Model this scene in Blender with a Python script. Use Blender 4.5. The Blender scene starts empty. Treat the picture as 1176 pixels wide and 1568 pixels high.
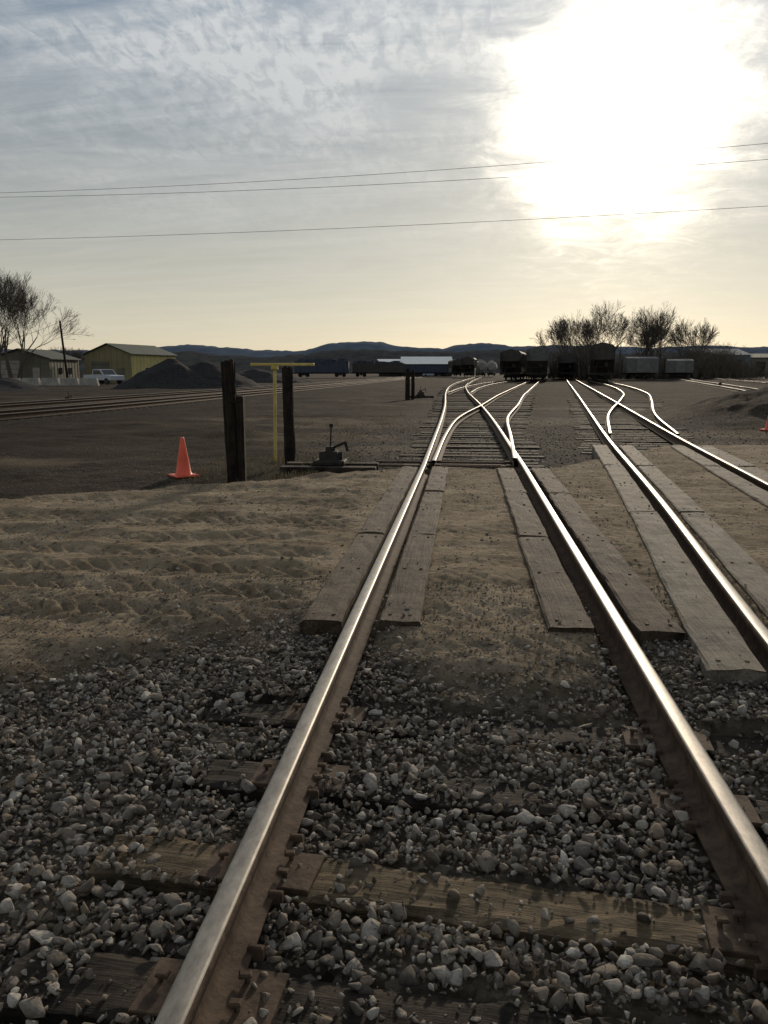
import bpy, bmesh, math, random
import numpy as np
from mathutils import Vector, Matrix, Euler
random.seed(7); rng=np.random.default_rng(11)
scene=bpy.context.scene
PITCH=9.96; YAW=5.76
SY,CY=math.sin(math.radians(YAW)),math.cos(math.radians(YAW))
def W(xc,yc):
    """survey frame (right, ahead of the viewing direction) -> yard frame (Y along the main track)"""
    return (xc*CY-yc*SY, xc*SY+yc*CY)

# ------------------------------------------------------------------ noise
def _hash(ix,iy,seed):
    h=(ix.astype(np.int64)*374761393+iy.astype(np.int64)*668265263+seed*1442695041)&0x7fffffff
    h=((h^(h>>13))*1274126177)&0x7fffffff
    h=(h^(h>>16))&0xffffff
    return h/float(0xffffff)
def vnoise(x,y,seed=0):
    ix=np.floor(x);iy=np.floor(y);fx=x-ix;fy=y-iy
    fx=fx*fx*(3-2*fx);fy=fy*fy*(3-2*fy)
    a=_hash(ix,iy,seed);b=_hash(ix+1,iy,seed);c=_hash(ix,iy+1,seed);d=_hash(ix+1,iy+1,seed)
    return (a*(1-fx)+b*fx)*(1-fy)+(c*(1-fx)+d*fx)*fy
def fbm(x,y,seed=0,o=4):
    r=0;a=.5;t=0
    for i in range(o):
        r=r+a*vnoise(x*2**i,y*2**i,seed+i*17);t+=a;a*=.5
    return r/t*2-1
def ss(a,b,x):
    t=np.clip((x-a)/(b-a),0,1);return t*t*(3-2*t)
def herm(pts,y):
    p=sorted(pts,key=lambda q:q[1]);xs=np.array([q[0] for q in p],float);ys=np.array([q[1] for q in p],float)
    y=np.asarray(y,float)
    m=np.zeros(len(p));sl=np.diff(xs)/np.diff(ys)
    m[0]=sl[0];m[-1]=sl[-1];m[1:-1]=(sl[1:]+sl[:-1])/2
    i=np.clip(np.searchsorted(ys,y)-1,0,len(p)-2)
    h=ys[i+1]-ys[i];t=(y-ys[i])/h
    tc=np.clip(t,0,1)
    v=(2*tc**3-3*tc**2+1)*xs[i]+(tc**3-2*tc**2+tc)*h*m[i]+(-2*tc**3+3*tc**2)*xs[i+1]+(tc**3-tc**2)*h*m[i+1]
    v=v+np.where(t<0,(y-ys[0])*m[0],0)+np.where(t>1,(y-ys[-1])*m[-1],0)
    return v

# ------------------------------------------------------------------ materials
def newmat(name):
    m=bpy.data.materials.new(name);m.use_nodes=True
    nt=m.node_tree;b=nt.nodes['Principled BSDF'];return m,nt,b
def N(nt,t,**k):
    n=nt.nodes.new(t)
    for a,v in k.items(): setattr(n,a,v)
    return n
def ramp(nt,stops):
    r=nt.nodes.new('ShaderNodeValToRGB');e=r.color_ramp.elements
    while len(e)<len(stops): e.new(.5)
    for i,(p,c) in enumerate(stops):
        e[i].position=p;e[i].color=(c[0],c[1],c[2],1) if not isinstance(c,(int,float)) else (c,c,c,1)
    return r
def pmat(name,c1,c2,scale=4,rough=.85,bump=.3,dist=.01,metal=0,stretch=(1,1,1),detail=6,spec=.5,lo=.35,hi=.65):
    m,nt,b=newmat(name)
    tc=N(nt,'ShaderNodeTexCoord');mp=N(nt,'ShaderNodeMapping');mp.inputs['Scale'].default_value=stretch
    nt.links.new(tc.outputs['Object'],mp.inputs[0])
    n=N(nt,'ShaderNodeTexNoise');n.inputs['Scale'].default_value=scale;n.inputs['Detail'].default_value=detail;n.inputs['Roughness'].default_value=.65
    nt.links.new(mp.outputs[0],n.inputs['Vector'])
    r=ramp(nt,[(lo,c1),(hi,c2)]);nt.links.new(n.outputs['Fac'],r.inputs[0]);nt.links.new(r.outputs[0],b.inputs['Base Color'])
    b.inputs['Roughness'].default_value=rough;b.inputs['Metallic'].default_value=metal;b.inputs['Specular IOR Level'].default_value=spec
    if bump>0:
        n2=N(nt,'ShaderNodeTexNoise');n2.inputs['Scale'].default_value=scale*4;n2.inputs['Detail'].default_value=5
        nt.links.new(mp.outputs[0],n2.inputs['Vector'])
        bp=N(nt,'ShaderNodeBump');bp.inputs['Strength'].default_value=bump;bp.inputs['Distance'].default_value=dist
        nt.links.new(n2.outputs['Fac'],bp.inputs['Height']);nt.links.new(bp.outputs[0],b.inputs['Normal'])
    return m
def woodmat(name,c1,c2,c3,along='X',rough=.85,dust=None):
    """weathered timber: grain stretched along the length, dark splits, dirt patches"""
    m,nt,b=newmat(name)
    tc=N(nt,'ShaderNodeTexCoord');mp=N(nt,'ShaderNodeMapping')
    mp.inputs['Scale'].default_value=(1.2,26,26) if along=='X' else ((26,1.2,26) if along=='Y' else (26,26,1.2))
    nt.links.new(tc.outputs['Object'],mp.inputs[0])
    g=N(nt,'ShaderNodeTexNoise');g.inputs['Scale'].default_value=2.2;g.inputs['Detail'].default_value=8;g.inputs['Roughness'].default_value=.7;g.inputs['Distortion'].default_value=.4
    nt.links.new(mp.outputs[0],g.inputs['Vector'])
    r=ramp(nt,[(.3,c1),(.5,c2),(.72,c3)]);nt.links.new(g.outputs['Fac'],r.inputs[0])
    big=N(nt,'ShaderNodeTexNoise');big.inputs['Scale'].default_value=5;big.inputs['Detail'].default_value=8;big.inputs['Roughness'].default_value=.7
    nt.links.new(tc.outputs['Object'],big.inputs['Vector'])
    rb=ramp(nt,[(.36,.3),(.62,1.0)]);nt.links.new(big.outputs['Fac'],rb.inputs[0])
    mx=N(nt,'ShaderNodeMix',data_type='RGBA',blend_type='MULTIPLY');mx.inputs[0].default_value=1
    nt.links.new(r.outputs[0],mx.inputs[6]);nt.links.new(rb.outputs[0],mx.inputs[7]);col=mx.outputs[2]
    if dust:
        dn=N(nt,'ShaderNodeTexNoise');dn.inputs['Scale'].default_value=2.7;dn.inputs['Detail'].default_value=9;dn.inputs['Roughness'].default_value=.75
        nt.links.new(tc.outputs['Object'],dn.inputs['Vector']);rd_=ramp(nt,[(.46,0.0),(.62,.75)]);nt.links.new(dn.outputs['Fac'],rd_.inputs[0])
        md=N(nt,'ShaderNodeMix',data_type='RGBA');nt.links.new(rd_.outputs[0],md.inputs[0]);nt.links.new(col,md.inputs[6]);md.inputs[7].default_value=(*dust,1);col=md.outputs[2]
    nt.links.new(col,b.inputs['Base Color'])
    b.inputs['Roughness'].default_value=rough;b.inputs['Specular IOR Level'].default_value=.2
    ad=N(nt,'ShaderNodeMath',operation='ADD');nt.links.new(g.outputs['Fac'],ad.inputs[0]);nt.links.new(big.outputs['Fac'],ad.inputs[1])
    bp=N(nt,'ShaderNodeBump');bp.inputs['Strength'].default_value=1;bp.inputs['Distance'].default_value=.018
    nt.links.new(ad.outputs[0],bp.inputs['Height']);nt.links.new(bp.outputs[0],b.inputs['Normal'])
    return m

M_head=pmat('worn_rail_steel',(.14,.125,.105),(.25,.228,.195),scale=9,rough=.50,bump=.18,dist=.0012,metal=.5,stretch=(4,1.5,4))
M_rust=pmat('rail_rust',(.042,.028,.019),(.11,.074,.05),scale=14,rough=.85,bump=.6,dist=.004,spec=.2)
M_tie=woodmat('tie_wood',(.038,.028,.016),(.15,.11,.062),(.27,.20,.115),'X',dust=(.13,.096,.062))
M_tieold=woodmat('old_tie_wood',(.010,.008,.0065),(.03,.023,.017),(.06,.045,.032),'X',dust=(.065,.048,.034))
M_plank=woodmat('crossing_timber',(.03,.021,.014),(.088,.062,.041),(.155,.112,.076),'Y',dust=(.15,.112,.075))
M_plank2=woodmat('pale_crossing_timber',(.11,.09,.07),(.24,.205,.16),(.34,.295,.23),'Y',dust=(.22,.175,.125))
M_post=woodmat('creosote_post',(.006,.005,.004),(.022,.016,.011),(.055,.036,.024),'Z')
M_darksteel=pmat('dark_steel',(.015,.014,.013),(.035,.03,.026),scale=10,rough=.8,bump=.3,spec=.2)
M_yellow=pmat('faded_yellow_paint',(.36,.27,.06),(.55,.43,.13),scale=8,rough=.6,bump=.1)
M_orange=pmat('orange_plastic',(.6,.07,.03),(.75,.10,.04),scale=5,rough=.45,bump=.05)
M_black=pmat('black_rubber',(.015,.015,.015),(.03,.03,.03),rough=.8)
M_bark=pmat('bark',(.06,.048,.038),(.11,.088,.07),scale=3,rough=.95,bump=0)  # base colour lightened to stand in for haze over the distant trees
M_brush=pmat('brush_twigs',(.07,.06,.045),(.115,.10,.075),scale=1,rough=.95,bump=0)
M_car1=pmat('freight_car_brown',(.03,.026,.023),(.055,.046,.04),scale=1.5,rough=.75,bump=.1)
M_car2=pmat('freight_car_grey',(.07,.07,.068),(.12,.115,.11),scale=1.5,rough=.7,bump=.1)
M_car3=pmat('freight_car_blue',(.02,.03,.05),(.04,.05,.075),scale=1.2,rough=.7,bump=.1)
M_white=pmat('white_paint',(.55,.55,.52),(.75,.74,.7),scale=2,rough=.6,bump=.05)
M_conc=pmat('concrete',(.2,.19,.17),(.32,.3,.27),scale=2,rough=.9,bump=.3)
M_tan=pmat('tan_siding',(.16,.14,.07),(.22,.19,.095),scale=.6,rough=.6,bump=.05)
M_tan_lit=pmat('lit_tan_siding',(.36,.31,.12),(.44,.38,.15),scale=.6,rough=.6,bump=.05)  # brighter copy of the tan siding, sunlight on the side wall put into its colour
M_grn=pmat('green_roof_metal',(.05,.06,.05),(.08,.09,.07),scale=.8,rough=.8,bump=.05,spec=.2)
M_shed=pmat('shed_siding',(.10,.095,.07),(.14,.13,.10),scale=.6,rough=.8,bump=.05)
M_bluebld=pmat('blue_grey_siding',(.12,.15,.19),(.165,.195,.24),scale=.3,rough=.8,bump=.05,spec=.2)
M_glass=pmat('dark_glass',(.01,.012,.015),(.02,.022,.025),rough=.1,bump=0)
M_truckpaint=pmat('pickup_paint',(.3,.33,.37),(.4,.43,.47),rough=.35,bump=0)
M_pile=pmat('dark_gravel_pile',(.015,.015,.016),(.045,.042,.041),scale=6,rough=.95,bump=1,dist=.08,spec=.1)
M_dry=pmat('dry_grass',(.14,.105,.055),(.30,.235,.135),scale=20,rough=.9,bump=0)
M_green=pmat('green_weed',(.05,.09,.02),(.09,.14,.04),scale=20,rough=.7,bump=0)
M_hill1=pmat('hazed_far_hill',(.075,.093,.125),(.10,.12,.15),scale=.02,rough=1,bump=0,spec=0)  # bluish distance haze mixed into the base colour
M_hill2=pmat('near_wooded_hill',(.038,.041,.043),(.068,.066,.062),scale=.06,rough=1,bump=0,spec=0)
M_wire=pmat('wire',(.04,.04,.04),(.06,.06,.06),bump=0)

# ------------------------------------------------------------------ mesh builder
class MB:
    def __init__(s): s.v=[];s.f=[];s.m=[]
    def poly(s,pts,faces,mi=0,T=None):
        o=len(s.v)
        for p in pts:
            p=Vector(p)
            if T is not None: p=T@p
            s.v.append(tuple(p))
        for f in faces: s.f.append([o+i for i in f]);s.m.append(mi)
    def box(s,c,d,rz=0,mi=0,T=None,taper=1.0,bev=0):
        x,y,z=d[0]/2,d[1]/2,d[2]/2
        if bev>0:
            b=bev;pts=[]
            for zz,ix in ((-z,b),(-z+b,0),(z-b,0),(z,b)):
                xx=x-ix;yy=y-ix
                pts+=[(-xx,-yy,zz),(xx,-yy,zz),(xx,yy,zz),(-xx,yy,zz)]
            fs=[(3,2,1,0),(12,13,14,15)]
            for l in range(3):
                for i in range(4):
                    j=(i+1)%4;fs.append((l*4+i,l*4+j,l*4+4+j,l*4+4+i))
        else:
            t=taper
            pts=[(-x,-y,-z),(x,-y,-z),(x,y,-z),(-x,y,-z),(-x*t,-y*t,z),(x*t,-y*t,z),(x*t,y*t,z),(-x*t,y*t,z)]
            fs=[(3,2,1,0),(4,5,6,7),(0,1,5,4),(1,2,6,5),(2,3,7,6),(3,0,4,7)]
        R=Matrix.Translation(c)@Matrix.Rotation(rz,4,'Z')
        if T is not None:R=T@R
        s.poly(pts,fs,mi,R)
    def cyl(s,p0,p1,r0,r1=None,n=8,mi=0,cap=True,T=None):
        if r1 is None:r1=r0
        p0=Vector(p0);p1=Vector(p1);d=(p1-p0)
        if d.length<1e-6:return
        d.normalize();a=Vector((0,0,1)) if abs(d.z)<.9 else Vector((1,0,0))
        u=d.cross(a).normalized();w=d.cross(u)
        pts=[]
        for p,r in((p0,r0),(p1,r1)):
            for i in range(n):
                an=2*math.pi*i/n;pts.append(p+u*(r*math.cos(an))+w*(r*math.sin(an)))
        fs=[(i,(i+1)%n,n+(i+1)%n,n+i) for i in range(n)]
        if cap: fs+=[tuple(range(n-1,-1,-1)),tuple(range(n,2*n))]
        s.poly(pts,fs,mi,T)
    def obj(s,name,mats,parent=None,smooth=False,loc=None,rz=0):
        me=bpy.data.meshes.new(name);me.from_pydata(s.v,[],s.f);me.update()
        for m in (mats if isinstance(mats,(list,tuple)) else [mats]): me.materials.append(m)
        me.polygons.foreach_set('material_index',s.m)
        if smooth: me.polygons.foreach_set('use_smooth',[True]*len(me.polygons))
        o=bpy.data.objects.new(name,me);scene.collection.objects.link(o)
        if loc is not None:o.location=loc
        o.rotation_euler[2]=rz
        if parent is not None:o.parent=parent
        return o
def empty(name,loc=(0,0,0),rz=0):
    o=bpy.data.objects.new(name,None);scene.collection.objects.link(o);o.location=loc;o.rotation_euler[2]=rz
    o.empty_display_size=.3;return o
def npmesh(name,V,F,mats,parent=None,attrs={}):
    """F: (n,k) int array"""
    me=bpy.data.meshes.new(name);k=F.shape[1]
    me.vertices.add(len(V));me.vertices.foreach_set('co',np.ascontiguousarray(V,dtype=np.float32).ravel())
    me.loops.add(F.size);me.loops.foreach_set('vertex_index',np.ascontiguousarray(F,dtype=np.int32).ravel())
    me.polygons.add(len(F));me.polygons.foreach_set('loop_start',np.arange(0,F.size,k,dtype=np.int32))
    me.update(calc_edges=True);me.validate()
    for a,val in attrs.items():
        at=me.attributes.new(a,'FLOAT','POINT');at.data.foreach_set('value',np.ascontiguousarray(val,dtype=np.float32))
    for m in (mats if isinstance(mats,(list,tuple)) else [mats]): me.materials.append(m)
    o=bpy.data.objects.new(name,me);scene.collection.objects.link(o)
    if parent is not None:o.parent=parent
    return o

# ------------------------------------------------------------------ track layout (yard frame)
XL,XR=-.62,.885
T2=[(1.95,0),(2.37,4.2),(2.9,8.9),(3.70,16.8),(4.85,27),(6.45,41),(13.55,104),(20.5,165)]
def t2(y): return herm(T2,y)
near_ties=[(1.15,-3,.1),(1.70,-4,.2),(2.2,-6.5,.08),(2.84,-3,.66),(3.40,-4,.8)]  # y, skew deg, stone cover

def dirt(X,Y):
    n=fbm(X*1.3,Y*1.3,5,4);n2=fbm(X*5,Y*5,9,3)
    left=np.maximum(4.7+(X+1)*.85,2.9)
    a=ss(-1.15,-.85,X)
    yn=left*(1-a)+4.7*a
    a=ss(-.62,-.05,X);yn=yn*(1-a)+3.9*a
    a=ss(.35,1.0,X);yn=yn*(1-a)+4.45*a
    yn=yn+.42*n+.24*n2
    yf=np.where(X<-1,np.maximum(12.2+(X+1)*.62,7.6),12.35)
    yf=np.where(X>1.2,12.4+np.clip(X-1.2,0,3)*1.5,yf)
    yf=yf+.25*n+.08*n2
    w=.62+.18*ss(-.8,-1.2,X)
    return ss(-w,w,Y-yn)*(1-ss(-.3,.35,Y-yf))
def raildist(X,Y):
    d=np.minimum(abs(X-XL),abs(X-XR))
    c=t2(Y);d2=np.minimum(abs(X-(c-.7525)),abs(X-(c+.7525)))
    return np.where(Y<12.3,np.minimum(d,d2),np.where(Y<17,d2,9))
def onplank(X,Y,mg=.0):
    c=t2(Y)
    a=(Y>4.46-mg)&(Y<12.1)&((abs(X-XL+.205)<.12+mg)|(abs(X-XL-.255)<.12+mg)|(abs(X-XR+.27)<.13+mg)|(abs(X-XR-.235)<.13+mg))
    b=(Y>3.88-mg)&(Y<16.1)&((abs(X-c+.9975)<.14+mg)|(abs(X-c+.4925)<.13+mg)|(abs(X-c-.4925)<.13+mg)|(abs(X-c-.9975)<.14+mg))
    return a|b
bankx,banky=W(13.9,27.0)
def ground_h(X,Y):
    X=np.asarray(X,float);Y=np.asarray(Y,float)
    n=fbm(X*.9,Y*.9,21,4)
    far=ss(13,30,Y)
    h=-.025+.02*fbm(X*4,Y*4,3,3)+n*.02
    h=h+ss(-1.5,-3.5,X)*(-.02)
    h=h+far*.05*fbm(X*.12,Y*.12,41,3)-ss(12.6,14,Y)*.02
    h=h+.075*ss(2.6,4.3,Y)*(1-ss(12,13,Y))*ss(-2.2,-1.0,X)
    h=h+.05*ss(2.4,3.6,Y)*(1-ss(12,14,Y))*ss(.95,1.3,X)
    h=h+ss(-2.2,-5,X)*ss(9.5,13,Y)*(1-ss(60,90,Y))*(.14*fbm(X*.5,Y*.5,77,4)+.02)
    d=dirt(X,Y)
    ds=ss(.05,.95,d)
    road=.118+.014*fbm(X*2.2,Y*2.2,31,4)
    road=road-ss(-1.0,-4.5,X)*.07
    # tyre ruts running across the tracks
    warp=.5*fbm(X*.35,Y*.35,61,2)+.09*X*np.where(X<0,1,0)
    yy=Y+warp
    rut=0
    for yc,a,w,tr in((4.3,.026,.16,.030),(4.75,.03,.18,.032),(5.3,.03,.2,.026),(5.9,.024,.17,.02),(6.6,.02,.16,.018),(7.4,.03,.22,.016),(8.5,.022,.2,.012),(9.4,.024,.2,.01),(10.6,.022,.2,.01)):
        q=(yy-yc)/w;g=np.exp(-q**2)
        tread=np.sin((X*1.0+abs(yy-yc)*1.1+.06*fbm(X*5,yy*5,8,2))*2*np.pi/.19)
        rut=rut-a*g+a*.9*np.exp(-((yy-yc-w*1.7)/(w*.6))**2)+np.exp(-q**4)*tr*tread*ss(-.3,.3,fbm(X*.8,yy*1.5,90,2)+.25)
    amp=np.where(X<-.95,ss(-.9,-1.3,X),.35)
    lump=.014*fbm(X*7,Y*9,13,4)+.022*fbm(X*3,Y*7,15,3)*np.maximum(amp,.4)
    road=road+rut*amp+lump
    h=h*(1-ds)+road*ds
    for ty,sk,cv in near_ties:
        yl=ty+(X-.13)*math.tan(math.radians(sk))
        h=np.where((abs(Y-yl)<.14)&(X>-1.2)&(X<1.5),np.minimum(h,-.055),h)
    h=np.where(onplank(X,Y,.05),np.minimum(h,.115),h)
    rd=raildist(X,Y)
    h=np.where(rd<.105,np.minimum(h,-.01),h)
    h=h+1.15*np.exp(-(np.abs((X-bankx)/3.4)**2.4+np.abs((Y-banky)/4.4)**2.4))*(1+.3*n)
    return h

def axis(segs):
    out=[]
    for a,b,n in segs: out+=list(np.linspace(a,b,n,endpoint=False))
    out.append(segs[-1][1]);return np.array(out)
ax=axis([(-4000,-600,8),(-600,-100,14),(-100,-25,30),(-25,-7,60),(-7,-4.2,90),(-4.2,4.2,290),(4.2,9,60),(9,30,80),(30,110,30),(110,600,14),(600,4000,8)])
ay=axis([(-60,-3,14),(-3,.9,20),(.9,8,270),(8,13.5,150),(13.5,30,110),(30,80,70),(80,300,40),(300,900,12),(900,6000,8)])
GX,GY=np.meshgrid(ax,ay)
GZ=ground_h(GX,GY)
V=np.stack([GX,GY,GZ],-1).reshape(-1,3)
nx,ny=len(ax),len(ay)
I=np.arange(nx*ny).reshape(ny,nx)
F=np.stack([I[:-1,:-1],I[:-1,1:],I[1:,1:],I[1:,:-1]],-1).reshape(-1,4)
D=dirt(GX,GY)
m,nt,b=newmat('yard_ground')
L=nt.links.new
tc=N(nt,'ShaderNodeTexCoord');OC=tc.outputs['Object']
att=N(nt,'ShaderNodeAttribute',attribute_name='dirt')
def noise(sc,det=6,ro=.6,vec=None):
    n=N(nt,'ShaderNodeTexNoise');n.inputs['Scale'].default_value=sc;n.inputs['Detail'].default_value=det;n.inputs['Roughness'].default_value=ro
    L(vec or OC,n.inputs['Vector']);return n.outputs['Fac']
r1=ramp(nt,[(.3,(.11,.083,.054)),(.48,(.215,.166,.11)),(.7,(.385,.305,.21))]);L(noise(1.6,10,.75),r1.inputs[0])
r2=ramp(nt,[(.3,(.011,.0083,.0063)),(.5,(.026,.019,.0135)),(.62,(.047,.034,.024)),(.76,(.10,.075,.052))]);L(noise(.3,13,.76),r2.inputs[0])
vo=N(nt,'ShaderNodeTexVoronoi');vo.inputs['Scale'].default_value=26;L(OC,vo.inputs['Vector'])
sp=N(nt,'ShaderNodeSeparateColor');L(vo.outputs['Color'],sp.inputs[0])
r3=ramp(nt,[(0,(.024,.02,.016)),(.6,(.066,.055,.044)),(.9,(.11,.095,.079)),(1,(.21,.19,.16))]);L(sp.outputs[0],r3.inputs[0])
mn=ramp(nt,[(.48,0.0),(.66,1.0)]);L(noise(.22,6,.6),mn.inputs[0])
mul=N(nt,'ShaderNodeMath',operation='MULTIPLY');L(mn.outputs[0],mul.inputs[0]);mul.inputs[1].default_value=.4
mxa=N(nt,'ShaderNodeMix',data_type='RGBA');L(mul.outputs[0],mxa.inputs[0]);L(r2.outputs[0],mxa.inputs[6]);L(r3.outputs[0],mxa.inputs[7])
ag=N(nt,'ShaderNodeAttribute',attribute_name='grav')
mxb=N(nt,'ShaderNodeMix',data_type='RGBA');L(ag.outputs['Fac'],mxb.inputs[0]);L(mxa.outputs[2],mxb.inputs[6]);L(r3.outputs[0],mxb.inputs[7])
pk=ramp(nt,[(.86,0.0),(.9,1.0)]);L(sp.outputs[1],pk.inputs[0])
pm=N(nt,'ShaderNodeMath',operation='MULTIPLY');L(pk.outputs[0],pm.inputs[0]);pm.inputs[1].default_value=.5
mxd=N(nt,'ShaderNodeMix',data_type='RGBA');L(pm.outputs[0],mxd.inputs[0]);L(r1.outputs[0],mxd.inputs[6]);L(r3.outputs[0],mxd.inputs[7])
mxc=N(nt,'ShaderNodeMix',data_type='RGBA');L(att.outputs['Fac'],mxc.inputs[0]);L(mxb.outputs[2],mxc.inputs[6]);L(mxd.outputs[2],mxc.inputs[7])
L(mxc.outputs[2],b.inputs['Base Color'])
b.inputs['Roughness'].default_value=1;b.inputs['Specular IOR Level'].default_value=.05
bp1=N(nt,'ShaderNodeBump');bp1.inputs['Strength'].default_value=.9;bp1.inputs['Distance'].default_value=.04
L(noise(9,9,.75),bp1.inputs['Height'])
bp2=N(nt,'ShaderNodeBump');bp2.inputs['Distance'].default_value=.02;bp2.invert=True
iv=N(nt,'ShaderNodeMath',operation='MULTIPLY_ADD');L(att.outputs['Fac'],iv.inputs[0]);iv.inputs[1].default_value=-.6;iv.inputs[2].default_value=.95
L(iv.outputs[0],bp2.inputs['Strength']);L(vo.outputs['Distance'],bp2.inputs['Height']);L(bp1.outputs[0],bp2.inputs['Normal']);L(bp2.outputs[0],b.inputs['Normal'])
trackc=np.minimum(abs(GX-.13),abs(GX-t2(GY)))
grav=np.clip(1-ss(1.8,3.2,trackc),0,1)*(1-ss(30,60,GY))*.65
grav=np.maximum(grav,(1-ss(5,6.5,GY))*.9)
grav=np.maximum(grav,.55*np.exp(-(((GX-bankx)/3.4)**2+((GY-banky)/5)**2)))
dmix=np.maximum(D,.35*(1-ss(30,60,GY))*ss(.1,.5,fbm(GX*.25,GY*.5,331,4))*ss(12,14,GY)*(1-np.exp(-(((GX-bankx)/4.2)**2+((GY-banky)/5.5)**2))))
dmix=np.maximum(dmix,.3*ss(0,.4,fbm(GX*1.2,GY*1.2,431,4))*(1-ss(5,7,GY)))
g=npmesh('ground',V,F,m,attrs={'dirt':dmix.ravel(),'grav':grav.ravel()})
g.data.polygons.foreach_set('use_smooth',[True]*len(g.data.polygons))

# ------------------------------------------------------------------ stones
templates=[]
for k in range(22):
    bm=bmesh.new();npt=random.randint(8,12);ex=random.uniform(1.0,1.35);ez=random.uniform(.6,.95)
    for i in range(npt):
        v=Vector((random.gauss(0,1),random.gauss(0,1),random.gauss(0,1))).normalized()*random.uniform(.82,1.15)
        v.x*=ex;v.z*=ez;bm.verts.new(v)
    r=bmesh.ops.convex_hull(bm,input=bm.verts)
    bmesh.ops.delete(bm,geom=[e for e in r['geom_interior'] if isinstance(e,bmesh.types.BMVert)],context='VERTS')
    bmesh.ops.bevel(bm,geom=list(bm.edges),offset=.10,segments=1,affect='EDGES')
    bmesh.ops.triangulate(bm,faces=bm.faces);bm.verts.ensure_lookup_table()
    for i,v in enumerate(bm.verts): v.index=i
    tv=np.array([v.co[:] for v in bm.verts]);tf=np.array([[v.index for v in f.verts] for f in bm.faces])
    templates.append((tv,tf));bm.free()
def scatter(name,P,S,mat):
    n=len(P);which=rng.integers(0,len(templates),n)
    q=rng.normal(size=(n,4));q/=np.linalg.norm(q,axis=1)[:,None]
    w,x,y,z=q.T
    R=np.stack([1-2*(y*y+z*z),2*(x*y-z*w),2*(x*z+y*w),2*(x*y+z*w),1-2*(x*x+z*z),2*(y*z-x*w),2*(x*z-y*w),2*(y*z+x*w),1-2*(x*x+y*y)],-1).reshape(n,3,3)
    rv=rng.random(n);Vs=[];Fs=[];As=[];off=0
    for k,(tv,tf) in enumerate(templates):
        ix=np.where(which==k)[0]
        if len(ix)==0:continue
        v=np.einsum('nij,vj->nvi',R[ix],tv)*S[ix][:,None,None]
        v[:,:,2]*=.85
        v+=P[ix][:,None,:]
        nv=len(tv);f=tf[None]+(np.arange(len(ix))*nv)[:,None,None]+off
        Vs.append(v.reshape(-1,3));Fs.append(f.reshape(-1,3));As.append(np.repeat(rv[ix],nv));off+=nv*len(ix)
    return npmesh(name,np.concatenate(Vs),np.concatenate(Fs),mat,attrs={'rnd':np.concatenate(As)})
ms,nt,b=newmat('crushed_stone');L=nt.links.new
at=N(nt,'ShaderNodeAttribute',attribute_name='rnd')
r=ramp(nt,[(0,(.06,.05,.041)),(.2,(.13,.112,.093)),(.45,(.205,.182,.155)),(.55,(.18,.132,.09)),(.75,(.265,.238,.202)),(.93,(.36,.33,.285)),(1,(.48,.445,.39))])
L(at.outputs['Fac'],r.inputs[0])
tc=N(nt,'ShaderNodeTexCoord');n1=N(nt,'ShaderNodeTexNoise');n1.inputs['Scale'].default_value=75;n1.inputs['Detail'].default_value=7;n1.inputs['Roughness'].default_value=.7
L(tc.outputs['Object'],n1.inputs['Vector']);rr=ramp(nt,[(.3,.5),(.7,1.25)]);L(n1.outputs['Fac'],rr.inputs[0])
mx=N(nt,'ShaderNodeMix',data_type='RGBA',blend_type='MULTIPLY');mx.inputs[0].default_value=1;L(r.outputs[0],mx.inputs[6]);L(rr.outputs[0],mx.inputs[7]);L(mx.outputs[2],b.inputs['Base Color'])
n3=N(nt,'ShaderNodeTexNoise');n3.inputs['Scale'].default_value=1.6;n3.inputs['Detail'].default_value=8;n3.inputs['Roughness'].default_value=.7;L(tc.outputs['Object'],n3.inputs['Vector'])
rd3=ramp(nt,[(.42,0.0),(.66,.6)]);L(n3.outputs['Fac'],rd3.inputs[0])
md=N(nt,'ShaderNodeMix',data_type='RGBA');L(rd3.outputs[0],md.inputs[0]);L(mx.outputs[2],md.inputs[6]);md.inputs[7].default_value=(.17,.13,.09,1);L(md.outputs[2],b.inputs['Base Color'])
b.inputs['Roughness'].default_value=.85;b.inputs['Specular IOR Level'].default_value=.25
bp=N(nt,'ShaderNodeBump');bp.inputs['Strength'].default_value=.9;bp.inputs['Distance'].default_value=.007;L(n1.outputs['Fac'],bp.inputs['Height']);L(bp.outputs[0],b.inputs['Normal'])

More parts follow.
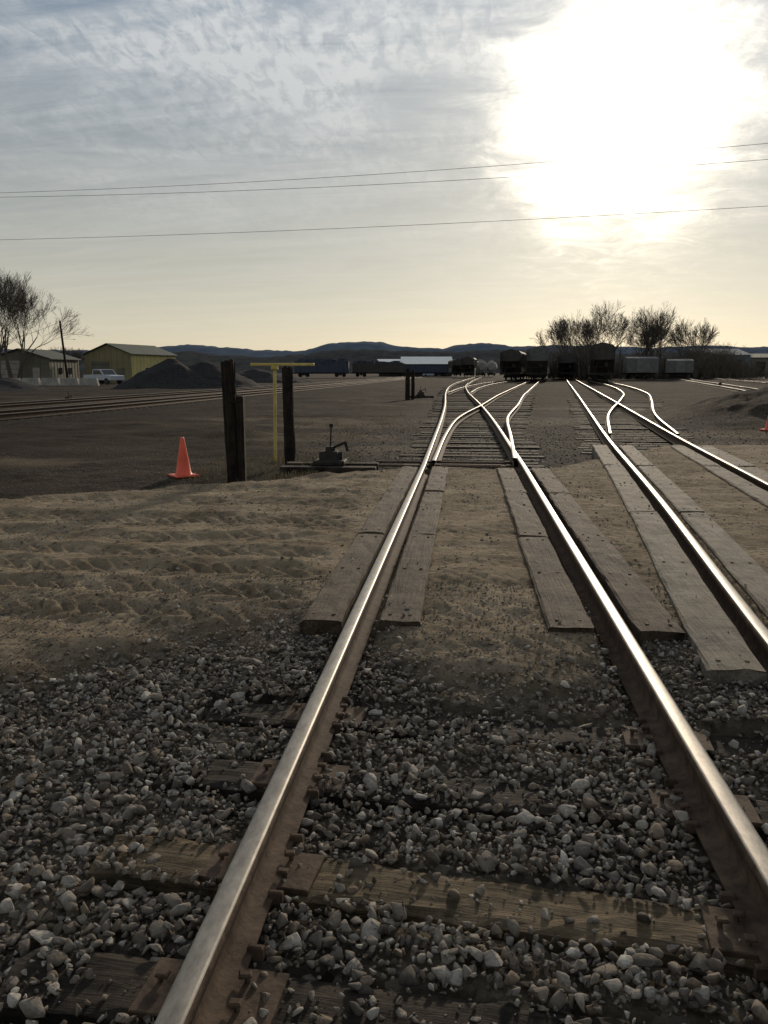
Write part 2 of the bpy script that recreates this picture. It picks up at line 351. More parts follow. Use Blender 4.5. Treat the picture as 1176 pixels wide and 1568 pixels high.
def candidates(x0,x1,y0,y1,sp):
    a=np.arange(x0,x1,sp);c=np.arange(y0,y1,sp);A,B=np.meshgrid(a,c);A=A.ravel();B=B.ravel()
    return A+rng.uniform(-.5,.5,A.size)*sp,B+rng.uniform(-.5,.5,A.size)*sp
Ps=[];Ss=[]
for layer,(sp,zo) in enumerate(((.0275,.0),(.043,.018))):
    A,B=candidates(-4.6,4.0,1.1,6.2,sp)
    d=dirt(A,B)
    p=(1-ss(.0,.85,d))
    cl=fbm(A*3,B*3,55,3)
    if layer==1:p=p*np.where(cl>-.1,.7,.3)*(1-ss(0,.3,d))
    soil=fbm(A*1.8,B*1.8,155,4)+.45*ss(3.0,4.5,B)*ss(-1.3,-.6,A)*(1-ss(.6,1.3,A))
    p=p*(1-.6*ss(.2,.45,soil))
    keep=rng.random(A.size)<p
    s=np.clip(rng.lognormal(math.log(.0148),.40,A.size),.006,.038)
    s=s*(1-.25*ss(2.6,5,B))
    tiecover=np.ones(A.size);ontie=np.zeros(A.size,bool)
    for ty,sk,cv in near_ties:
        yl=ty+(A-.13)*math.tan(math.radians(sk))
        nn=fbm(A*4,B*4,3,3)
        on=(abs(B-yl)<.120+.06*nn)&(A>-1.0+.10*nn)&(A<1.3)
        c=np.where((A<XL)|(A>XR),.05,cv)
        c=np.where((abs(A-XL-.04)<.13)|(abs(A-XR)<.2),np.maximum(c,.3),c)
        c=np.clip(c+.7*fbm(A*2.5,B*2.5,88,2)*(c>.4),0,1)
        tiecover=np.where(on,c,tiecover);ontie|=(abs(B-yl)<.13)&(A>-1.15)&(A<1.42)
    keep&=rng.random(A.size)<tiecover
    rd=raildist(A,B);keep&=rd>np.where(d>.3,.02,.075)
    keep&=~onplank(A,B,.0)
    A,B,s,ontie=A[keep],B[keep],s[keep],ontie[keep]
    crib=np.where((A>XL)&(A<XR),.014,0)
    gzz=np.where(ontie,np.maximum(ground_h(A,B),.008),ground_h(A,B))
    z=gzz+s*.35+zo*(~ontie)+rng.uniform(-.006,.01,A.size)+crib*(~ontie)
    Ps.append(np.stack([A,B,z],-1));Ss.append(s)
# grit lying in the gaps and on the ties
A,B=candidates(-3.2,3.2,1.2,5.6,.022);d=dirt(A,B)
keep=(rng.random(A.size)<.4)&(raildist(A,B)>.08)&(~onplank(A,B));A,B=A[keep],B[keep]
s=np.clip(rng.lognormal(math.log(.0055),.4,A.size),.003,.011)
tt=np.zeros(A.size,bool)
for ty,sk,cv in near_ties: tt|=(abs(B-ty-(A-.13)*math.tan(math.radians(sk)))<.115)&(A>-1.15)&(A<1.42)
kk=(~tt)|(rng.random(A.size)<.35);A,B,s,tt=A[kk],B[kk],s[kk],tt[kk]
Ps.append(np.stack([A,B,np.where(tt,.012,ground_h(A,B)+.002)+s*.3],-1));Ss.append(s)
P=np.concatenate(Ps);S=np.concatenate(Ss)
scatter('ballast_gravel',P,S,ms)
A,B=candidates(-7,6,3,16,.045);d=dirt(A,B)
keep=(rng.random(A.size)<.10+.35*ss(.1,.6,fbm(A*1.5,B*1.5,71,3))+.5*(1-ss(4.2,6,B)))&(raildist(A,B)>.12)
A,B=A[keep],B[keep];s=np.clip(rng.lognormal(math.log(.0065),.5,A.size),.003,.022)
onp=onplank(A,B)
z=np.where(onp,.152,ground_h(A,B))+s*.2
k2=(~onp)|(rng.random(A.size)<.12);A,B,s,z=A[k2],B[k2],s[k2],z[k2]
scatter('road_pebbles',np.stack([A,B,z],-1),s,ms)
A,B=candidates(-3.5,9,12.4,30,.085)
keep=(rng.random(A.size)<.4*(1-ss(16,30,B))*(1-dirt(A,B)))
A,B=A[keep],B[keep];s=np.clip(rng.lognormal(math.log(.017),.35,A.size),.01,.035)
scatter('yard_gravel',np.stack([A,B,ground_h(A,B)+s*.2],-1),s,ms)

# ------------------------------------------------------------------ rails
PROF=[(-.07,.0),(-.07,.011),(-.02,.022),(-.009,.035),(-.009,.118),(-.034,.130),(-.0365,.158),(-.032,.1675),(-.022,.1705),
      (.022,.1705),(.032,.1675),(.0365,.158),(.034,.130),(.009,.118),(.009,.035),(.02,.022),(.07,.011),(.07,.0)]
def rail(name,xs,ys,parent,z0=.012,scale=1.0):
    xs=np.asarray(xs,float);ys=np.asarray(ys,float);n=len(xs)
    tx=np.gradient(xs);ty=np.gradient(ys);l=np.hypot(tx,ty);nxv=ty/l;nyv=-tx/l
    k=len(PROF);Vv=np.zeros((n,k,3))
    for j,(a,c) in enumerate(PROF):
        Vv[:,j,0]=xs+nxv*a*scale;Vv[:,j,1]=ys+nyv*a*scale;Vv[:,j,2]=z0+c
    f=[];mi=[]
    for i in range(n-1):
        for j in range(k):
            jj=(j+1)%k;f.append((i*k+j,(i+1)*k+j,(i+1)*k+jj,i*k+jj));mi.append(1 if j in(7,8,9) else 0)
    o=npmesh(name,Vv.reshape(-1,3),np.array(f),[M_rust,M_head],parent)
    o.data.polygons.foreach_set('material_index',mi)
    return o
def rail_h(name,pts,y0,y1,parent,off=0,z0=.012,n=60):
    ys=np.linspace(y0,y1,n);return rail(name,herm(pts,ys)+off,ys,parent,z0)
main=empty('railway_track')
ys=np.array([-2.5,0,1,2,3,4,6,8,10,12.2])
rail('rail_left',np.full(len(ys),XL),ys,main);rail('rail_right',np.full(len(ys),XR),ys,main)
sw=empty('railway_switch')
LL=[(XL,12.2),(-.72,24),(-.87,34),(-1.35,55),(-1.5,81),(-.8,110),(2.3,200)]
LR=[(XR,12.2),(.80,24),(.64,34),(.15,55),(.0,81),(.7,110),(3.8,200)]
RL=[(-.49,12.6),(-.44,18.2),(-.22,24.8),(.68,34.5),(1.85,48),(2.55,55),(5.25,81.7),(9.1,119),(12.5,150)]
RR=[(.80,12.9),(1.0,18),(1.27,24.8),(2.18,34.5),(3.35,48),(4.05,55),(6.75,81.7),(10.6,119),(14,150)]
rail_h('stock_rail_left',LL,12.2,200,sw,n=120);rail_h('closure_rail_left',LR,12.2,200,sw,n=120)
rail_h('point_rail_left',RL,12.7,150,sw,z0=.015,n=120);rail_h('point_rail_right',RR,13.2,150,sw,z0=.0155,n=120)
T3=[(-.55,52),(.4,70),(2.2,90),(4.3,107),(6.5,123),(9,145)]
for o_ in(-.7525,.7525): rail_h('siding_rail',T3,54,145,sw,off=o_,z0=.018)
tr2=empty('railway_track')
rail_h('rail_left',T2,.5,165,tr2,off=-.7525,n=160);rail_h('rail_right',T2,.5,165,tr2,off=.7525,n=160)
sw2=empty('railway_switch')
T2b=[(3.95,18.2),(5.4,27),(8.35,41),(10.75,53),(14.6,80),(17.5,107),(19.7,128)]
for o_ in(-.7525,.7525): rail_h('branch_rail',T2b,18.8,128,sw2,off=o_,z0=.016,n=110)
M_bed=pmat('ballast_bed',(.015,.0125,.01),(.045,.037,.029),scale=9,rough=1,bump=1,dist=.04,spec=.05)
def farline(name,pts,y0,y1,spacing=.55,z=.1):
    e=empty(name);ysx=np.linspace(y0,y1,120);xc=herm(pts,ysx);wx,wy=W(xc,ysx)
    t=np.gradient(wx),np.gradient(wy);l=np.hypot(*t);nxx,nyy=t[1]/l,-t[0]/l
    for nm,o_ in(('rail_left',-.7525),('rail_right',.7525)): rail(nm,wx+nxx*o_,wy+nyy*o_,e,z0=z)
    mb=MB();cum=np.concatenate([[0],np.cumsum(np.hypot(np.diff(wx),np.diff(wy)))])
    for s_ in np.arange(0,cum[-1],spacing):
        x=np.interp(s_,cum,wx);y=np.interp(s_,cum,wy);a=math.atan2(np.interp(s_,cum,nyy),np.interp(s_,cum,nxx))
        mb.box((x,y,z-.07),(2.5,.22,.15),a+random.uniform(-.02,.02))
    mb.obj('ties',M_tieold,e)
    hv=[];k=((-2.3,-.16),(-1.6,z-.02),(1.6,z-.02),(2.3,-.16))
    for i in range(len(wx)):
        for o_,zz in k: hv.append((wx[i]+nxx[i]*o_,wy[i]+nyy[i]*o_,zz))
    ff=[(i*4+j,i*4+j+1,(i+1)*4+j+1,(i+1)*4+j) for i in range(len(wx)-1) for j in range(3)]
    npmesh('ballast_bed',np.array(hv),np.array(ff),M_bed,e)
    return e
farline('railway_track',[(-17,9),(-12.3,26.5),(-9.0,48),(3.6,148),(9,200)],8,200)
farline('railway_track',[(-22,9),(-16.6,27),(-13.0,48),(0,148),(6,200)],8,200)
farline('railway_track',[(17,30),(24,50.5),(45,119),(60,165)],34,165,z=.08)
farline('railway_track',[(33,60),(38,72),(52,119),(66,165)],60,165,z=.08)

# ties
def tierow(name,parent,fx0,fx1,y0,y1,sp=.56,mat=M_tieold,z=0,skew=0):
    mb=MB();y=y0
    while y<y1:
        a=float(fx0(y))-random.uniform(.42,.65);c=float(fx1(y))+random.uniform(.42,.65)
        mb.box(((a+c)/2,y,z-.085+random.uniform(-.03,.004)),(c-a,.23,.17),random.uniform(-.02,.02)+skew,bev=.008)
        y+=sp*random.uniform(.93,1.07)
    return mb.obj(name,mat,parent)
for ty,sk,cv in near_ties:
    mb=MB();Lg=2.62
    x0=-Lg/2;pts=[];fs=[]
    cols=30;rows=6
    for i in range(cols+1):
        for j in range(rows+1):
            x=x0+Lg*i/cols;y=-.115+.23*j/rows
            zt=.010-(.010 if j in(0,rows) else 0)+random.uniform(-.006,.004)
            if j in(0,rows): y+=random.uniform(-.009,.004)*(1 if j else -1)
            if i in(0,cols): x+=random.uniform(-.012,.012);zt-=.008
            pts.append((x,y,zt))
    R1=rows+1
    for i in range(cols):
        for j in range(rows): fs.append((i*R1+j,(i+1)*R1+j,(i+1)*R1+j+1,i*R1+j+1))
    nb=len(pts)
    for i in range(cols+1):
        pts.append((x0+Lg*i/cols,-.117,-.16));pts.append((x0+Lg*i/cols,.117,-.16))
    for i in range(cols):
        fs.append((nb+2*i,nb+2*i+2,(i+1)*R1,i*R1));fs.append((i*R1+rows,(i+1)*R1+rows,nb+2*i+3,nb+2*i+1))
    fs.append(tuple([nb+1]+[nb]+list(range(0,R1))))
    fs.append(tuple([nb+2*cols]+[nb+2*cols+1]+list(range((cols+1)*R1-1,cols*R1-1,-1))))
    mb.poly(pts,fs)
    o=mb.obj('tie',M_tie if ty==2.2 else M_tieold,main,loc=(.13,ty,0),rz=math.radians(sk))
tierow('ties_behind',main,lambda y:XL,lambda y:XR,-2.4,.9)
hw=MB()
for ty,sk,cv in near_ties:
    for xr in(XL,XR):
        yl=ty+(xr-.13)*math.tan(math.radians(sk))
        hw.box((xr,yl,.013),(.36,.19,.020),math.radians(sk),bev=.003)
        for sx,syy in((-.085,-.05),(-.085,.05),(.085,.04),(.085,-.055),(-.14,.02)):
            px,py=xr+sx,yl+syy
            hw.cyl((px,py,-.02),(px,py,.04),.008,n=6)
            hw.box((px-.006*np.sign(sx),py,.044),(.034,.024,.014),random.uniform(-.3,.3),bev=.004)
        for dy in(-.15,.15):
            for sx in(-1,1):
                hw.box((xr+sx*.078,yl+dy,.02),(.045,.02,.045),random.uniform(-.1,.1),bev=.005)
hw.obj('spikes_and_plates',M_rust,main)
def fLL(y):return herm(LL,y)
def fRR(y):return herm(RR,y) if y>13 else XR
tierow('switch_ties',sw,fLL,fRR,12.75,62,sp=.56,z=-.012)
tierow('far_ties',sw,fLL,lambda y:herm(LR,y),62.5,130,sp=.56,z=-.01)
tierow('ties',tr2,lambda y:t2(y)-.75,lambda y:(t2(y)+.75) ,16.3,20,z=-.01)
tierow('switch_ties',sw2,lambda y:t2(y)-.75,lambda y:herm(T2b,y)+.75,20.3,48,sp=.56,z=-.012)
tierow('ties_near',tr2,lambda y:t2(y)-.75,lambda y:t2(y)+.75,.6,3.9,z=-.03)
rods=MB()
for y in(13.05,13.6):
    rods.cyl((-1.5,y,.05),(.8,y,.05),.02,n=6)
    for x in(-.45,.72): rods.box((x,y,.06),(.12,.09,.05),bev=.01)
rods.box((-.3,12.85,.045),(.5,.1,.02));rods.box((.0,13.3,.045),(1.2,.08,.03))
rods.obj('switch_rods',M_rust,sw)

# ------------------------------------------------------------------ crossing timbers
cr=empty('level_crossing')
def plank(name,fx,y0,y1,w,mat,ztop=.152,n=14):
    """long timber following fx(y), slightly warped and worn"""
    ys=np.linspace(y0,y1,n);hw2=w/2;b_=.012
    prof=[(-hw2,-.03),(-hw2,ztop-b_),(-hw2+b_,ztop),(-w*.15,ztop+.002),(w*.15,ztop+.001),(hw2-b_,ztop),(hw2,ztop-b_),(hw2,-.03)]
    V=[];k=len(prof);tilt=random.uniform(-.012,.012);lift=random.uniform(-.008,.005);yaw_=random.uniform(-.006,.006)
    for i,y in enumerate(ys):
        x=float(fx(y))+yaw_*(y-(y0+y1)/2)
        for a,z in prof:
            jj=random.uniform(-.006,.004)*(1 if a>0 else -1)
            ey=y+(random.uniform(-.02,.02) if i in(0,n-1) else 0)
            V.append((x+a+jj,ey,z+(tilt*a/w+lift+random.uniform(-.005,.003) if z>0 else 0)))
    mb=MB();fs=[(i*k+j,i*k+(j+1)%k,(i+1)*k+(j+1)%k,(i+1)*k+j)[::-1] for i in range(n-1) for j in range(k)]
    fs+= [tuple(range(k))[::-1],tuple(range((n-1)*k,n*k))]
    mb.poly(V,fs)
    for yb in(y0+.12,(y0+y1)/2,y1-.12):
        for s_ in(-.25,.25): mb.cyl((float(fx(yb))+s_*w,yb,ztop-.01),(float(fx(yb))+s_*w,yb,ztop+.006+lift),.012,n=6,mi=1)
    return mb.obj(name,[mat,M_rust],cr)
for (a,c) in((4.46,7.0),(7.03,9.6),(9.63,12.1)):
    plank('timber_outer_left',lambda y:XL-.205,a,c,.24,M_plank)
    plank('timber_inner_left',lambda y:XL+.255,a+.02,c,.24,M_plank)
    plank('timber_inner_right',lambda y:XR-.27,a,c-.02,.26,M_plank)
    plank('timber_outer_right',lambda y:XR+.235,a-.03,c,.26,M_plank)
for (a,c) in((3.86,8.4),(8.43,12.6),(12.63,16.1)):
    plank('timber_outer_left',lambda y:t2(y)-.7525-.245,a,c,.28,M_plank2)
    plank('timber_inner_left',lambda y:t2(y)-.7525+.26,a+.1,c,.26,M_plank2)
    plank('timber_inner_right',lambda y:t2(y)+.7525-.26,a+.1,c,.26,M_plank2)
    plank('timber_outer_right',lambda y:t2(y)+.7525+.245,a+.1,c,.28,M_plank2)

# ------------------------------------------------------------------ posts etc.
def gz(x,y): return float(ground_h(np.array([x]),np.array([y]))[0])
def post(xc,yc,h,w,lean=(0,0),name='wooden_post'):
    x,y=W(xc,yc);z=gz(x,y);e=empty(name,(x,y,z))
    mb=MB();n=14;nl=12;V=[];pr=[random.uniform(.84,1.1) for _ in range(n)]
    for l in range(nl+1):
        t=l/nl
        for i in range(n):
            a=2*math.pi*i/n;r=w/2*pr[i]*(1-.06*t)*random.uniform(.95,1.04)
            zz=-.2+(h+.2)*t+(random.uniform(-.04,.03) if l==nl else 0)
            V.append((r*math.cos(a)+lean[0]*t,r*math.sin(a)+lean[1]*t,zz))
    fs=[(l*n+i,l*n+(i+1)%n,(l+1)*n+(i+1)%n,(l+1)*n+i) for l in range(nl) for i in range(n)]
    fs.append(tuple(range(nl*n,nl*n+n)));mb.poly(V,fs);mb.obj('shaft',M_post,e)
    return e
p=post(-2.14,11.45,1.76,.20,(-.05,0))
mb=MB();mb.box((.12,-.03,.6),(.10,.12,1.35),.1,bev=.012);mb.cyl((.0,-.09,1.2),(.14,-.09,1.2),.012,n=6)
mb.obj('side_timber',M_post,p)
post(-1.6,13.7,1.68,.19,(-.03,.02))
e=post(1.36,46.6,1.75,.3);post(1.68,47.2,1.65,.22)
x,y=W(-1.96,14.4);e=empty('yellow_clearance_marker',(x,y,gz(x,y)),math.radians(YAW))
mb=MB();mb.cyl((0,0,-.2),(.03,0,1.66),.030,n=10);mb.obj('pole',M_yellow,e)
mb=MB();mb.box((.17,0,1.73),(1.12,.07,.05),bev=.008);mb.box((.03,0,1.67),(.12,.09,.07),bev=.01);mb.obj('crossbar',M_yellow,e)

def cone(xc,yc,h=.6):
    x,y=W(xc,yc);e=empty('traffic_cone',(x,y,gz(x,y)),random.random())
    mb=MB();mb.box((0,0,.02),(.36,.36,.035),bev=.01);mb.obj('base',M_orange,e)
    mb=MB();n=20;lv=[(.04,.13),(.06,.115),(.25,.085),(.45,.052),(h-.02,.03),(h,.022)]
    V=[(r*math.cos(2*math.pi*i/n),r*math.sin(2*math.pi*i/n),z) for z,r in lv for i in range(n)]
    fs=[(l*n+i,l*n+(i+1)%n,(l+1)*n+(i+1)%n,(l+1)*n+i) for l in range(len(lv)-1) for i in range(n)]
    fs.append(tuple(range(5*n,6*n)));mb.poly(V,fs);mb.obj('body',M_orange,e,smooth=True)
cone(-3.05,12.15);cone(10.24,21.4,.6)

def switch_stand(xc,yc,s=1,mast=.75):
    x,y=W(xc,yc);e=empty('switch_stand',(x,y,gz(x,y)),math.radians(2))
    mb=MB()
    mb.box((0,-.22,.06),(1.5*s,.22,.14),0,bev=.01);mb.box((0,.32,.06),(1.5*s,.22,.14),0,bev=.01);mb.obj('head_ties',M_tieold,e)
    mb=MB()
    mb.box((0,.05,.17),(.5*s,.42*s,.08),bev=.02);mb.box((0,.05,.27),(.34*s,.3*s,.16),taper=.7)
    mb.cyl((0,.05,.3),(0,.05,.42*s),.09*s,.07*s,n=12);mb.cyl((-.17*s,.05,.26),(.2*s,.05,.26),.08*s,n=10)
    mb.cyl((.0,.05,.38*s),(.02,.05,mast*s),.014,n=6)
    mb.cyl((.05,.05,.40*s),(.26*s,-.1,.5*s),.02,n=6);mb.cyl((.26*s,-.1,.5*s),(.3*s,-.12,.36*s),.028,n=6)
    mb.box((.02,.05,mast*s),(.06,.02,.06),bev=.004)
    mb.obj('mechanism',M_darksteel,e)
switch_stand(-.86,12.75,1)
switch_stand(2.25,50,1.1,.6);switch_stand(36,87,1,.9);switch_stand(-15.6,40,.9,.6)
def grass(name,spots,mat,h=.25,n=60,spread=.35,w=.004):
    mb=MB()
    for (x,y) in spots:
        for i in range(n):
            a=random.uniform(0,6.28);r=spread*random.random()**.7;bx,by=x+r*math.cos(a),y+r*math.sin(a)
            z=gz(bx,by)-.01;hh=h*random.uniform(.4,1.15);l=random.uniform(.1,.6)*hh;b2=random.uniform(0,6.28)
            dx,dy=l*math.cos(b2),l*math.sin(b2);c=random.uniform(0,3.14);wx,wy=w*math.cos(c),w*math.sin(c)
            mb.poly([(bx-wx,by-wy,z),(bx+wx,by+wy,z),(bx+dx*.4+wx*.7,by+dy*.4+wy*.7,z+hh*.6),(bx+dx*.4-wx*.7,by+dy*.4-wy*.7,z+hh*.6),(bx+dx,by+dy,z+hh*random.uniform(.85,1.0))],[(0,1,2,3),(3,2,4)])
    return mb.obj(name,mat)
sp=[W(-1.0,13.1),W(-.7,13.4),W(-.55,13.1),W(-1.15,12.9)]
grass('dry_grass',sp,M_dry,h=.42,n=45,spread=.3)
sp=[W(random.uniform(-2.9,-1.1),random.uniform(11.6,14.8)) for _ in range(60)]+[W(random.uniform(-6.5,1),random.uniform(16,30)) for _ in range(50)]+[W(-2.1,11.5),W(-1.6,13.6),W(-1.9,14.3)]
grass('dry_grass',sp,M_dry,h=.13,n=30,spread=.28)
grass('green_weed',[(.0,1.98)],M_green,h=.06,n=26,spread=.035,w=.006)

# ------------------------------------------------------------------ trees
def tree_mesh(name,H,seed,spread=.5,levels=6,thick=.02,mat=M_bark,multi=1,rmin=.01,first=.2,pside=.6):
    R=random.Random(seed);segs=[]
    def grow(p,d,l,r,lv):
        n=3
        q=p
        for i in range(n):
            d2=(d+Vector((R.uniform(-1,1),R.uniform(-1,1),R.uniform(-.4,.8)))*.17).normalized()
            q2=q+d2*(l/n);r2=max(r*(1-.25/n*(i+1)),rmin);segs.append((q.copy(),q2.copy(),r,r2));q=q2;d=d2;r=r2
            if lv<=levels-1 and (lv>0 or i>0) and R.random()<pside: side(q,d,l,r,lv)
        if lv>=levels:return
        for k in range(2 if lv>0 else 3): side(q,d,l,r*.98,lv,.7)
    def side(q,d,l,r,lv,ang=1.0):
        a=R.uniform(.35,.8)*ang*(.8+spread*.6)
        ax=d.cross(Vector((R.uniform(-1,1),R.uniform(-1,1),R.uniform(-1,1))))
        if ax.length<.01:return
        nd=(Matrix.Rotation(a,3,ax.normalized())@d);nd.z+=.12;nd.normalize()
        grow(q,nd,l*R.uniform(.62,.84),max(r*R.uniform(.5,.68),rmin),lv+1)
    for k in range(multi):
        dd=Vector((R.uniform(-.4,.4)*(multi>1),R.uniform(-.4,.4)*(multi>1),1)).normalized()
        grow(Vector((R.uniform(-.5,.5)*(multi>1),R.uniform(-.5,.5)*(multi>1),-.2)),dd,H*first,H*thick,0)
    mb=MB()
    zmax=max(s[1].z for s in segs);k=H/zmax
    for a,c,r0,r1 in segs: mb.cyl(a*k,c*k,r0,r1,n=3 if r0<.06 else 6,cap=False)
    return mb.obj(name,mat)
def tree(xc,yc,H,seed,rot=0,name='bare_tree',**k):
    x,y=W(xc,yc);o=tree_mesh(name,H,seed,**k);o.location=(x,y,-.1);o.rotation_euler[2]=rot;return o
K=.0008
tree((20-588)*K*104,104,14.6,3,spread=.25,thick=.02,levels=6,rmin=.011,first=.2,pside=.52,multi=2)
tree((2-588)*K*101,101,13.6,41,spread=.25,thick=.02,levels=6,rmin=.011,first=.2,pside=.52,multi=2)
for px,top,D_,sd in((866,484,165,11),(888,472,160,12),(915,464,170,13),(936,460,163,14),(952,480,168,15),(984,480,180,16),(1008,462,172,17),(1046,486,172,18),(1068,482,176,19),(900,488,178,20),(992,488,165,21)):
    H=1.57+(568-top)*.00079*D_
    tree((px-588)*K*D_,D_,H,sd,spread=.3,multi=2 if sd%2 else 1,thick=.02,levels=5,rmin=.019,pside=.56,first=.22)
for px,top,D_,sd in((75,528,150,31),(112,530,155,32)):
    tree((px-588)*K*D_,D_,1.57+(568-top)*.00079*D_,sd,spread=.7,multi=3,thick=.012,levels=5,pside=.45,rmin=.015)
def brush(name,x0,x1,y0,y1,n,h,mat):
    mb=MB()
    for i in range(n):
        xc=random.uniform(x0,x1);yc=random.uniform(y0,y1);x,y=W(xc,yc)
        hh=h*random.uniform(.4,1.15)*(0.75+.35*math.sin(xc*.35)*math.sin(xc*.13+2))
        for k in range(9):
            a=random.uniform(0,6.28);l=random.uniform(.1,.55)*hh
            q=Vector((x,y,0));t=Vector((x+l*math.cos(a),y+l*math.sin(a),hh*random.uniform(.6,1)))
            mid=(q+t)/2+Vector((0,0,hh*.12));mb.cyl(q,mid,.03,.02,n=3,cap=False);mb.cyl(mid,t,.02,.012,n=3,cap=False)
            for _ in range(3):
                s=mid.lerp(t,random.random());mb.cyl(s,s+Vector((random.uniform(-.5,.5),random.uniform(-.5,.5),random.uniform(.1,.6)))*hh*.35,.018,.012,n=3,cap=False)
    return mb.obj(name,mat)
brush('brush_thicket',34,76,160,185,800,6.6,M_brush)
brush('brush_thicket',-75,-48,150,170,160,3.0,M_brush)

# ------------------------------------------------------------------ hills and tree line
def ridge(name,D_,prof,mat,seed,rough,depth=400):
    """wooded ridge: crest heights given along the skyline, falling away front and back"""
    xs=np.linspace(prof[0][0],prof[-1][0],520);hh=np.interp(xs,[p[0] for p in prof],[p[1] for p in prof])
    hh=hh+rough*fbm(xs*.02*2600/D_,xs*0,seed,5)+rough*.6*fbm(xs*.12*2600/D_,xs*0+9,seed,3)
    V=[];rows=((-depth,-.02),(-depth*.5,.45),(-depth*.2,.85),(0,1),(depth*.4,.6),(depth,-.02))
    for dy,f in rows:
        for i,x in enumerate(xs):
            wob=1+(.18*float(fbm(np.array([x*.008]),np.array([dy*.01]),seed+3,3)[0]) if 0<f<1 else 0)
            X,Y=W(x,D_+dy);V.append((X,Y,hh[i]*f*wob-1))
    n=len(xs);F=np.array([(r*n+i,r*n+i+1,(r+1)*n+i+1,(r+1)*n+i) for r in range(len(rows)-1) for i in range(n-1)])
    return npmesh(name,np.array(V),F,mat)
def pr(D_,l): return [((px-588)*K*D_,1.57+(568-py)*.00079*D_) for px,py in l]
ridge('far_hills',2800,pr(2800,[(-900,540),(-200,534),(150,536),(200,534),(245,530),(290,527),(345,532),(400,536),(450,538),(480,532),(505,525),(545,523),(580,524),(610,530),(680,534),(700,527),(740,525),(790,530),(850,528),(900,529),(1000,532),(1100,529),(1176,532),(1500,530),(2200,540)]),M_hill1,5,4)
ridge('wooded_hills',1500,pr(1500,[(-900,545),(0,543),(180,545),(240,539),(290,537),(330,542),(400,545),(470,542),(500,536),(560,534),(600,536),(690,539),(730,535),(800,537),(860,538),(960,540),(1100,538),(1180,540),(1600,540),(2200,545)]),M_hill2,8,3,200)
ridge('distant_tree_line',620,pr(620,[(-900,557),(0,556),(200,556),(330,553),(420,552),(520,551),(620,553),(700,551),(800,549),(900,550),(1000,552),(1180,553),(2200,556)]),M_hill2,12,1.8,60)

# ------------------------------------------------------------------ freight cars
def wheels(mb,yc):
    for dy in(-.85,.85):
        for sx in(-.75,.75): mb.cyl((sx-.06,yc+dy,.46),(sx+.06,yc+dy,.46),.44,n=18)
        mb.cyl((-1,yc+dy,.46),(1,yc+dy,.46),.07,n=8)
    for sx in(-1,1):
        mb.box((sx*.98,yc,.5),(.14,2.3,.22),bev=.03);mb.box((sx*.98,yc,.62),(.16,.6,.4),bev=.03)
    mb.box((0,yc,.62),(2.0,.4,.3),bev=.03)
def ladder(mb,x,y,z0,z1,w=.4):
    for s_ in(-w/2,w/2): mb.box((x+s_,y,(z0+z1)/2),(.05,.05,z1-z0))
    z=z0+.15
    while z<z1: mb.box((x,y,z),(w,.04,.04));z+=.38
def hopper_car(px,D_,mat,heading,Lc=15.5,Hc=4.6,Wd=3.1,name='hopper_car'):
    xc=(px-588)*K*D_;x,y=W(xc,D_);e=empty(name,(x,y,.18),-math.radians(heading))
    b=MB();w=Wd/2;zb=1.15;zt=Hc-.45
    sec=[(-w,zb+.9),(-w,zt),(-w*.8,Hc-.15),(-w*.35,Hc),(w*.35,Hc),(w*.8,Hc-.15),(w,zt),(w,zb+.9)]
    V=[(sx,.55,sz) for sx,sz in sec]+[(sx,Lc-.55,sz) for sx,sz in sec]
    V[0]=(-w,.55,zb+1.7);V[7]=(w,.55,zb+1.7);V[8]=(-w,Lc-.55,zb+1.7);V[15]=(w,Lc-.55,zb+1.7)
    V+=[(-w,3.4,zb),(w,3.4,zb),(w,Lc-3.4,zb),(-w,Lc-3.4,zb)]
    fs=[(0,1,2,3,4,5,6,7)[::-1],(8,9,10,11,12,13,14,15)]
    fs+=[(j,j+1,9+j,8+j)[::-1] for j in range(1,6)]
    fs+=[(0,7,17,16),(15,8,19,18),(16,17,18,19),(0,16,19,8,9,1),(7,6,14,15,18,17)]
    b.poly(V,fs)
    for i in range(9):
        yy=2+i*(Lc-4)/8
        for s_ in(-1,1): b.box((s_*(w+.04),yy,(zb+.9+zt)/2),(.08,.1,zt-zb-1.1))
    b.box((0,Lc/2,Hc+.06),(.9,Lc-1.6,.05))
    for s_ in(-1,-.33,.33,1): b.box((s_*(w-.15),.5,(zb+1.7+zt)/2),(.1,.1,zt-zb-1.7))
    for i in range(5): b.cyl((0,2.5+i*(Lc-5)/4,Hc),(0,2.5+i*(Lc-5)/4,Hc+.16),.35,n=12)
    b.obj('body',mat,e)
    u=MB();u.box((0,Lc/2,1.0),(.7,Lc,.36));u.box((0,.18,1.02),(Wd-.1,.36,.3),bev=.02);u.box((0,Lc-.18,1.02),(Wd-.1,.36,.3),bev=.02)
    for s_ in(-1,1):
        u.box((s_*(w-.06),Lc/2,1.05),(.1,Lc-.4,.2))
        for yy in(.3,Lc-.3): u.box((s_*(w-.1),yy,2.0),(.1,.1,1.9))
        u.cyl((s_*.9,.3,1.1),(s_*.4,1.2,3.0),.05,n=6)
    for yy in(3.9,6.6,9.2,11.7): u.box((0,yy,.85),(1.8,1.4,.7),taper=1.3)
    ladder(u,-w+.25,.2,.7,Hc-.3);ladder(u,w-.25,.2,.7,2.6)
    u.cyl((.55,.12,2.2),(.55,.18,2.2),.28,n=14);u.box((0,.35,1.9),(Wd-.3,.06,.08))
    u.box((0,-.25,.88),(.26,.7,.24),bev=.04);u.box((.0,-.62,.88),(.36,.2,.3),bev=.05);u.cyl((.5,0,.8),(.35,-.4,.5),.03,n=6)
    wheels(u,2.3);wheels(u,Lc-2.3)
    u.obj('underframe',M_darksteel,e);return e
